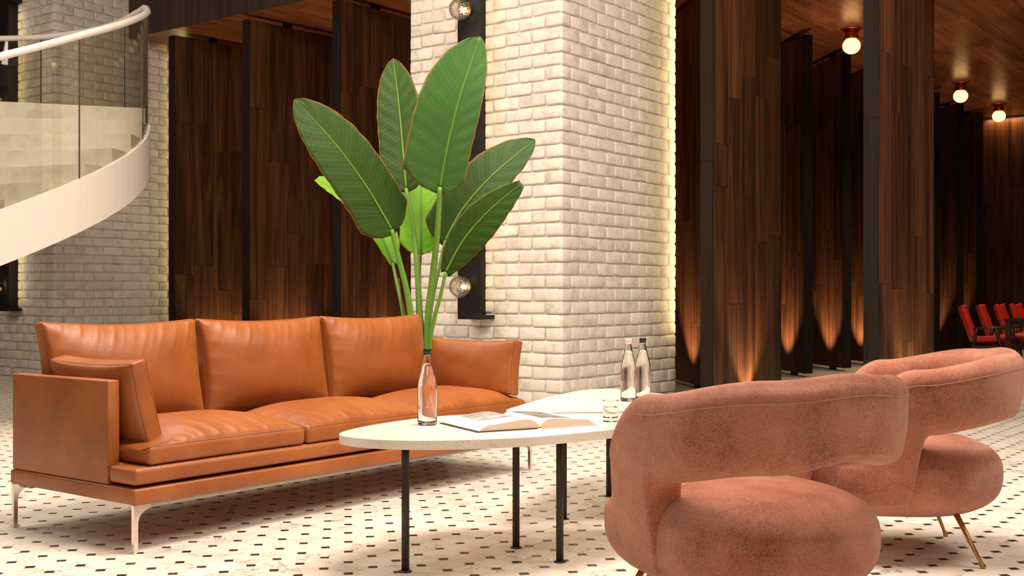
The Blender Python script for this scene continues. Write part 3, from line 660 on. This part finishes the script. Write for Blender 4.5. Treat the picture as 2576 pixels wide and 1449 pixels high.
# ---------------------------------------------------------------- coffee tables
TZ, TT = .505, .033
def table(label, outline, legs, org):
    t = thing('coffee_table', label, 'coffee table', (org[0], org[1], 0), 0, 'marble coffee tables')
    P = spline([(x-org[0], y-org[1], 0) for x, y in outline], 7, True); n = len(P); bm = bmesh.new()
    lo = [bm.verts.new((p.x, p.y, TZ-TT)) for p in P]; hi = [bm.verts.new((p.x, p.y, TZ)) for p in P]
    a = sum((P[i].x*P[(i+1) % n].y-P[(i+1) % n].x*P[i].y) for i in range(n))
    if a < 0: lo.reverse(); hi.reverse()
    top = bm.faces.new(hi); bm.faces.new(list(reversed(lo)))
    for i in range(n): bm.faces.new((lo[i], lo[(i+1) % n], hi[(i+1) % n], hi[i]))
    bmesh.ops.bevel(bm, geom=[e for e in top.edges], offset=.003, segments=2, affect='EDGES')
    obj('tabletop', bm_mesh('tabletop', bm, M_MARBLE), t)
    for x, y in legs:
        l = lathe('leg', [(.0145, .004), (.0145, TZ-TT-.004)], M_POST, t, 16, loc=(x-org[0], y-org[1], 0))
        lathe('foot_plate', [(.024, 0), (.024, .003), (.016, .006), (.0, .006)], M_POST, l, 18); lathe('top_plate', [(.035, TZ-TT-.006), (.035, TZ-TT), (0, TZ-TT)], M_POST, l, 18)
        q = math.atan2(-ct, -st)+.35; tube('groove', [(.0138*math.cos(q), .0138*math.sin(q), .01), (.0138*math.cos(q), .0138*math.sin(q), TZ-TT-.008)], .0022, M_POST, l, 5)
    return t
table('white marble coffee table carrying the open book and one water bottle', [(3.022, 3.01), (3.075, 3.115), (3.24, 3.190), (3.50, 3.232), (3.76, 3.222), (3.94, 3.125), (4.10, 2.955), (4.33, 2.660), (4.47, 2.46), (4.43, 2.33), (4.20, 2.295), (3.89, 2.345), (3.62, 2.410), (3.37, 2.503), (3.14, 2.685), (3.035, 2.86)], [(3.19, 2.887), (3.757, 2.799), (3.658, 2.516)], (3.6, 2.8))
table('white marble coffee table carrying two water bottles side by side', [(4.105, 3.06), (4.14, 3.140), (4.32, 3.213), (4.60, 3.305), (4.91, 3.400), (5.26, 3.462), (5.41, 3.40), (5.385, 3.20), (5.31, 3.02), (5.20, 2.70), (5.05, 2.42), (4.90, 2.33), (4.72, 2.38), (4.46, 2.656), (4.257, 2.84), (4.125, 2.985)], [(4.364, 2.98), (4.988, 3.129), (4.86, 2.55)], (4.75, 2.9))
# ---------------------------------------------------------------- water bottles and glass
FONT = None
def wrap_text(txt, size, zc, r, a0, extr=.0004):
    c = bpy.data.curves.new('etched_text', 'FONT'); c.body = txt; c.size = size; c.align_x = 'CENTER'; c.resolution_u = 2
    o = bpy.data.objects.new('tmp', c); COL.objects.link(o); dg = bpy.context.evaluated_depsgraph_get(); me = bpy.data.meshes.new_from_object(o.evaluated_get(dg))
    bpy.data.objects.remove(o); V = [v.co.copy() for v in me.vertices]; Fc = [tuple(p.vertices) for p in me.polygons]; bpy.data.meshes.remove(me)
    return V, Fc
def bottle(label, loc, cap, ang):
    b = thing('water_bottle', label, 'bottle', loc, 0, 'clear glass water bottles'); s = 1.0
    out = [(.031, 0), (.0345, .0006), (.0385, .004), (.0395, .012), (.0395, .150), (.0375, .172), (.0315, .200), (.0230, .232), (.0172, .258), (.0150, .275), (.0148, .288)]
    inn = [(.0128, .288), (.0130, .275), (.0150, .258), (.0208, .232), (.0293, .200), (.0353, .172), (.0373, .150), (.0373, .018), (.034, .011), (0, .010)]
    v, f = lathe_data([(0, 0)]+out+inn, 36); mo('glass_body', v, f, M_GLASS, b, True)
    lathe('water', [(0, .0104), (.0338, .0114), (.0370, .0182), (.0370, .150), (.0350, .172), (.0290, .200), (.0205, .232), (.0176, .245), (0, .245)], M_WATER, b, 36)
    lathe('cap', [(.0155, .280), (.0168, .281), (.0168, .284), (.0160, .2845), (.0160, .287), (.0168, .2875), (.0168, .302), (.0158, .304), (0, .304)], cap, b, 24)
    # etched letter and word, bent round the glass
    V, Fc = [], []; ra = .0398
    def stroke(x0, z0, x1, z1, w):
        n = 6; d = Vector((x1-x0, z1-z0)).normalized(); p = Vector((-d.y, d.x))*w/2; k = len(V)
        for i in range(n+1):
            t = i/n; x, z = x0+(x1-x0)*t, z0+(z1-z0)*t
            for sg in (1, -1):
                q = ang+(x+p.x*sg)/ra; V.append((ra*math.cos(q), ra*math.sin(q), z+p.y*sg))
        for i in range(n): Fc.append((k+2*i, k+2*i+1, k+2*i+3, k+2*i+2))
    stroke(-.0105, .080, 0, .122, .0008); stroke(0, .122, .0105, .080, .0019); stroke(-.0070, .093, .0070, .093, .0012); stroke(-.0145, .080, -.0065, .080, .0012); stroke(.0065, .080, .0145, .080, .0012)
    TV, TF = wrap_text('NOTANT', .0085, 0, 0, 0); k = len(V)
    for p in TV: q = ang+(p.x*1.15)/ra; V.append((ra*math.cos(q), ra*math.sin(q), .0715+p.y))
    Fc += [tuple(q+k for q in t) for t in TF]
    mo('etched_letters', V, Fc, M_ETCH, b); return b
def facing(u, v): return math.atan2(-v, -u)
B1 = on_z(1075, 1068.5, TZ); B2 = on_z(1581, 1008.5, TZ); B3 = on_z(1617, 1005.5, TZ); G1 = on_z(1536, 1060.5, TZ)
bottle('clear water bottle with black cap standing beside the open book', B1, M_CAPB, facing(B1.x, B1.y)+.30)
bottle('clear water bottle with cream cap, one of the pair on the rear table', B2, M_CAPW, facing(B2.x, B2.y)+.42)
bottle('clear water bottle with black cap, one of the pair on the rear table', B3, M_CAPB, facing(B3.x, B3.y)+.58)
gl = thing('drinking_glass', 'small straight drinking glass of water on the front marble table', 'glass', G1)
v, f = lathe_data([(0, 0), (.0285, 0), (.0300, 0), (.0313, .0012), (.0315, .004), (.0320, .0845), (.0320, .0862), (.0312, .0870), (.0303, .0862), (.0303, .0845), (.0295, .024), (.0290, .0205), (.026, .0165), (0, .016)], 36); mo('glass_body', v, f, M_GLASS, gl, True)
lathe('water', [(0, .0164), (.0255, .0169), (.0287, .0208), (.0292, .0240), (.0297, .0585), (.0297, .0600), (.0285, .0600), (0, .0600)], M_WATER, gl, 36)
# ---------------------------------------------------------------- open book
bk = thing('open_book', 'thick picture book lying open on the front marble table', 'book', (3.650, 2.601, TZ), math.atan2(-.228, .482))
LX, RX, DY = -.272, .262, .348            # local x across, y along the spine
box('left_cover', LX, -.012, 0, DY, .0008, .0038, M_COVERD, bk); box('right_cover', .012, RX, 0, DY, .0008, .0038, M_COVER, bk)
lathe_v = []
def extrude(name, prof, y0, y1, m, par, caps=True):
    n = len(prof); V = [(x, y0, z) for x, z in prof]+[(x, y1, z) for x, z in prof]; Fc = [(i, i+1, n+i+1, n+i) for i in range(n-1)]
    if caps: Fc += [tuple(range(n-1, -1, -1)), tuple(range(n, 2*n)), (n-1, 0, n, 2*n-1)]
    return mo(name, V, Fc, m, par)
extrude('spine', [(-.014, .0022), (-.008, .0006), (0, .0002), (.008, .0006), (.014, .0022), (.009, .0036), (0, .0026), (-.009, .0036)], 0, DY, M_COVER, bk)
LT = [(-.232, .0235), (-.19, .0265), (-.13, .0330), (-.075, .0385), (-.045, .0375), (-.022, .0295), (-.008, .017), (-.001, .0075)]
RT = [(.001, .0075), (.008, .017), (.020, .0280), (.040, .0345), (.070, .0350), (.12, .0315), (.17, .0275), (.218, .0240)]
extrude('left_pages', [(-.262, .0040)]+LT+[(-.010, .0042)], .004, DY-.004, M_PAGE, bk)
extrude('right_pages', [(.010, .0042)]+RT+[(.252, .0040)], .004, DY-.004, M_PAGE, bk)
def sheet(name, prof, y0, y1, m, lift):
    V = [(x, y0, z+lift) for x, z in prof]+[(x, y1, z+lift) for x, z in prof]; n = len(prof)
    V += [(x, y0, z+lift-.0004) for x, z in prof]+[(x, y1, z+lift-.0004) for x, z in prof]
    Fc = [(i, i+1, n+i+1, n+i) for i in range(n-1)]+[(2*n+n+i, 2*n+n+i+1, 2*n+i+1, 2*n+i) for i in range(n-1)]
    Fc += [(2*n+i, 2*n+i+1, i+1, i) for i in range(n-1)]+[(n+i, n+i+1, 3*n+i+1, 3*n+i) for i in range(n-1)]
    return mo(name, V, Fc, m, bk, True)
sheet('page', [(-.262, .0045)]+LT, .004, DY-.004, M_SHEET, .0008); sheet('page', RT+[(.252, .0045)], .004, DY-.004, M_SHEET, .0008)
sheet('picture', LT[1:6], .13, DY-.02, M_PRINT1, .0016); sheet('picture', RT[3:7], .05, DY-.03, M_PRINT2, .0016)
# ---------------------------------------------------------------- armchairs
def armchair(label, X, D, fX, fD):
    u, v = cam2room(X, D); fu, fv = cam2room(fX, fD)
    t = thing('armchair', label, 'armchair', (u, v, 0), math.atan2(fv, fu), 'salmon velvet armchairs')
    return t
TB = .118; HWD = .372                     # band thickness, outer half width; local x forward, y left
def band_path():
    pts = []; hw = HWD-TB/2; xa, xc, bx = .205, -.055, .365-TB/2
    n = 40
    for i in range(n): pts.append((xa+(xc-xa)*i/n, hw))
    for i in range(0, 61):
        a = PI/2+PI*i/60; ce, se = math.cos(a), math.sin(a); e = .86
        pts.append((xc+bx*math.copysign(abs(ce)**e, ce), hw*math.copysign(abs(se)**e, se)))
    for i in range(1, n+1): pts.append((xc+(xa-xc)*i/n, -hw))
    return pts
def armchair_parts(t):
    P = band_path(); S = [0]
    for a, b in zip(P, P[1:]): S.append(S[-1]+math.hypot(b[0]-a[0], b[1]-a[1]))
    tot = S[-1]
    def at_s(s):
        s = max(0, min(tot, s))
        for i in range(len(S)-1):
            if s <= S[i+1]:
                k = (s-S[i])/max(1e-9, S[i+1]-S[i]); a, b = P[i], P[i+1]; p = (a[0]+(b[0]-a[0])*k, a[1]+(b[1]-a[1])*k)
                a, b = P[max(0, i-2)], P[min(len(P)-1, i+3)]; tx, ty = b[0]-a[0], b[1]-a[1]; l = math.hypot(tx, ty); return p, (-ty/l*-1, tx/l*-1)
    def ztop(e):
        z = interp(e, [0, .20, .55, tot/2], [.715, .745, .800, .815])
        if e < .19: z -= .23*(1-math.sqrt(max(0, 1-((.19-e)/.19)**2)))
        return z
    def zbot(e):
        lo = .205+.05*e; hi = interp(e, [.2, .55, tot/2], [.495, .545, .575])
        if e < .188: return lo
        if e > .262: return hi
        k = (e-.188)/.074; return lo+(hi-lo)*(1-(1-k)**4)
    ss = []; s = 0
    while s < tot/2:
        ss.append(s); s += .004 if s < .05 else (.0035 if .18 < s < .27 else .014)
    ss = ss+[tot/2]+[tot-x for x in reversed(ss)]
    V, Fc = [], []; rings = 0; np_ = 0; seam_pts = []
    for s in ss:
        e = min(s, tot-s); (px, py), (nx, ny) = at_s(s); zt, zb = ztop(e), zbot(e)
        T = TB*math.sqrt(max(.0004, 1-(1-min(1, e/.055))**2)); h = T/2; rt = min(.058, (zt-zb)/2.2); rb = min(.030, (zt-zb)/2.2); prof = []
        for k in range(9): a = PI/2*k/8-0; prof.append((h*math.sin(PI/2-a)*1.0 if False else h*math.cos(a), zt-rt+rt*math.sin(a)))
        for k in range(1, 9): a = PI/2+PI/2*k/8; prof.append((h*math.cos(a), zt-rt+rt*math.sin(a)))
        for k in range(1, 7): q = k/7; prof.append((-h*(1+.05*math.sin(PI*q)), (zt-rt)*(1-q)+(zb+rb)*q))
        for k in range(0, 7): a = PI+PI*k/6; prof.append((h*math.cos(a) if True else 0, zb+rb+rb*math.sin(a)))
        for k in range(1, 7): q = k/7; prof.append((h*(1+.10*math.sin(PI*q)), (zb+rb)*(1-q)+(zt-rt)*q))
        np_ = len(prof)
        for n_, z in prof:
            lean = .10*(z-.45)*(1 if z > .45 else 2.4); V.append((px+nx*(n_+lean), py+ny*(n_+lean), z))
        zs = zt-rt+.002; lean = .10*(zs-.45)*(1 if zs > .45 else 2.4); hh = h*1.005
        seam_pts.append((px+nx*(hh+lean), py+ny*(hh+lean), zs)); rings += 1
    for i in range(rings-1):
        for k in range(np_): l = (k+1) % np_; Fc.append((i*np_+k, i*np_+l, (i+1)*np_+l, (i+1)*np_+k))
    Fc.append(tuple(range(np_-1, -1, -1))); Fc.append(tuple((rings-1)*np_+k for k in range(np_)))
    back = mo('back_band', V, Fc, M_VELVET, t, True)
    tube('piping', seam_pts[6:-6], .0013, M_PIPE, back, 5)
    # puffed seat
    V, Fc = [], []; nu, nv = 56, 30
    def sg(x, e): return math.copysign(abs(x)**e, x)
    for j in range(nv+1):
        ph = -PI/2+PI*j/nv
        for i in range(nu):
            th = 2*PI*i/nu; ee = .60 if math.cos(th) > 0 else .78; cx_, cy_ = sg(math.cos(th), ee), sg(math.sin(th), ee); r = sg(math.cos(ph), .62); sz = sg(math.sin(ph), .78)
            z = .335+.142*sz if sz > 0 else .335+.180*sz
            fold = 0
            if sz < -.2: fold = .006*math.sin(th*9+1)*max(0, -sz-.2)*abs(math.cos(ph))*(.5+.5*math.sin(th*3))
            x = .030+(.405+fold)*cx_*r; y = (.332+fold)*cy_*r
            V.append((x, y, z-.010*(x > .1)*(sz > .3)))
    for j in range(nv):
        for i in range(nu): k = (i+1) % nu; Fc.append((j*nu+i, j*nu+k, (j+1)*nu+k, (j+1)*nu+i))
    mo('seat', V, Fc, M_VELVET, t, True)
    box('seat_frame', -.16, .24, -.20, .20, .185, .22, M_BLACK, t)
    for sx, sy in ((-1, 1), (-1, -1), (1, 1), (1, -1)):
        a = Vector((-.155 if sx < 0 else .215, .215*sy, .205)); b = Vector((-.245 if sx < 0 else .30, .292*sy, .0))
        d = (b-a); pts = [a, a+d*.75, a+d*.88, a+d*.93, a+d*.975, b+Vector((0, 0, .001))]
        tube('leg', pts, [.0115, .0072, .0066, .0095, .0105, .009], M_BRASS, t, 12)
c1 = armchair('salmon velvet armchair nearest the camera, seen from behind', .702, 3.45, -.50, .866); armchair_parts(c1)
c2 = armchair('salmon velvet armchair behind, its brass legs fully visible', 1.56, 4.65, -.99, .13)
for ch in list(c1.children): dup(ch, c2)
# ---------------------------------------------------------------- globe lamps on the dining ceiling
def globe(label, x, y):
    g = thing('ceiling_globe_lamp', label, 'ceiling lamp', (x, y, ZC), 0, 'copper and opal globe ceiling lamps')
    lathe('ceiling_plate', [(0, -.012), (.120, -.012), (.128, -.006), (.128, -.001), (0, -.001)], M_COPPER, g, 32)
    for k in range(4): a = k*PI/2+.4; lathe('screw', [(0, -.022), (.008, -.020), (.010, -.012), (0, -.012)], M_COPPER, g, 8, loc=(.105*math.cos(a), .105*math.sin(a), 0))
    lathe('socket', [(0, -.125), (.078, -.125), (.082, -.12), (.082, -.012), (0, -.012)], M_COPPER, g, 28)
    n = 22; lathe('globe', [(.108*math.sin(PI*k/n), -.207-.100*math.cos(PI*k/n)) for k in range(n+1)], M_OPAL, g, 32)
    return g
globe('lit opal globe lamp with copper base nearest on the wooden ceiling', 13.85, 5.19)
globe('lit opal globe lamp, middle one of the row receding along the ceiling', 18.39, 5.17)
globe('lit opal globe lamp, farthest of the row near the back wall', 20.86, 5.23)
globe('lit opal globe lamp cut off by the upper corner of the view', 13.83, 3.07)
# ---------------------------------------------------------------- dining table and red chairs
DT = thing('dining_table', 'dark dining table seen past the armchairs, beside red chairs', 'table', (15.74, 3.38, 0))
box('tabletop', -.78, 3.4, -.55, .32, .69, .718, M_WALNUT, DT, .004, 1); box('apron', -.70, 3.3, -.48, .25, .63, .69, M_WALNUT, DT)
for x in (-.74, 3.32):
    for y in (-.50, .27): box('leg', x-.03, x+.03, y-.03, y+.03, 0, .692, M_WALNUT, DT)
def red_chair(label, x, y, rz, proto=None):
    if proto:
        t = proto.copy(); link(t); t.location = (x, y, 0); t.rotation_euler = (0, 0, rz); t['label'] = label
        for ch in proto.children: dup(ch, t)
        return t
    t = thing('dining_chair', label, 'chair', (x, y, 0), rz, 'red dining chairs along the table')    # local x forward
    w = .225; prof = [(-.335, .865), (-.305, .76), (-.255, .62), (-.215, .50), (-.185, .435), (-.135, .405), (-.06, .402), (.08, .412), (.19, .420), (.235, .412)]
    P = spline([(x_, 0, z_) for x_, z_ in prof], 5); V, Fc = [], []; T = .024; ny = 9
    for side in (0, 1):
        for i, p in enumerate(P):
            a = P[min(i+1, len(P)-1)]-P[max(i-1, 0)]; n = Vector((-a.z, 0, a.x)).normalized()
            if n.x < 0 and i < len(P)/2: pass
            for k in range(ny):
                s = -1+2*k/(ny-1); ww = w*(1-.13*(1-min(1, i/(len(P)*.35)))); cup = .055*abs(s)**2.2
                dz = -.012*(1-s*s) if i < 3 else 0
                q = p+n*(cup+(T if side else -T))*1.0; V.append((q.x, s*ww, q.z+dz))
    N = len(P); o = N*ny
    for i in range(N-1):
        for k in range(ny-1): Fc.append((i*ny+k, i*ny+k+1, (i+1)*ny+k+1, (i+1)*ny+k)); Fc.append((o+i*ny+k, o+(i+1)*ny+k, o+(i+1)*ny+k+1, o+i*ny+k+1))
        for k in (0, ny-1): Fc.append((i*ny+k, (i+1)*ny+k, o+(i+1)*ny+k, o+i*ny+k))
    for k in range(ny-1): Fc.append((k, o+k, o+k+1, k+1)); Fc.append(((N-1)*ny+k, (N-1)*ny+k+1, o+(N-1)*ny+k+1, o+(N-1)*ny+k))
    mo('shell', V, Fc, M_RED, t, True)
    for sy in (-1, 1):
        y_ = .245*sy
        tube('armrest', [(-.16, y_, .585), (.02, y_, .590), (.22, y_, .592)], .021, M_WALNUT, t, 8, flat=.55)
        tube('leg', [(-.115, y_, .58), (-.165, y_, .38), (-.22, y_, .0)], [.032, .030, .017], M_WALNUT, t, 8, flat=.7); tube('leg', [(.10, y_, .58), (.16, y_, .38), (.21, y_, .0)], [.032, .030, .017], M_WALNUT, t, 8, flat=.7)
    box('seat_rail', -.17, .19, -.24, .24, .345, .375, M_WALNUT, t); return t
def rpos(X, D): return cam2room(X, D)
CH = [(6.02, 14.65, -24), (6.53, 15.35, -28), (7.06, 16.05, -34), (7.60, 16.8, -41)]      # across, away, turn
LB = ['red dining chair nearest the fins, first along the dark table', 'second red dining chair along the dark table, after the one by the fins', 'third red dining chair along the dark table, back above the table edge', 'fourth red dining chair along the dark table, next to the frame edge']
rc = None
for (X, D, a), lab in zip(CH, LB):
    u, v = rpos(X, D); r_ = red_chair(lab, u, v, -TH+math.radians(a), rc); rc = rc or r_
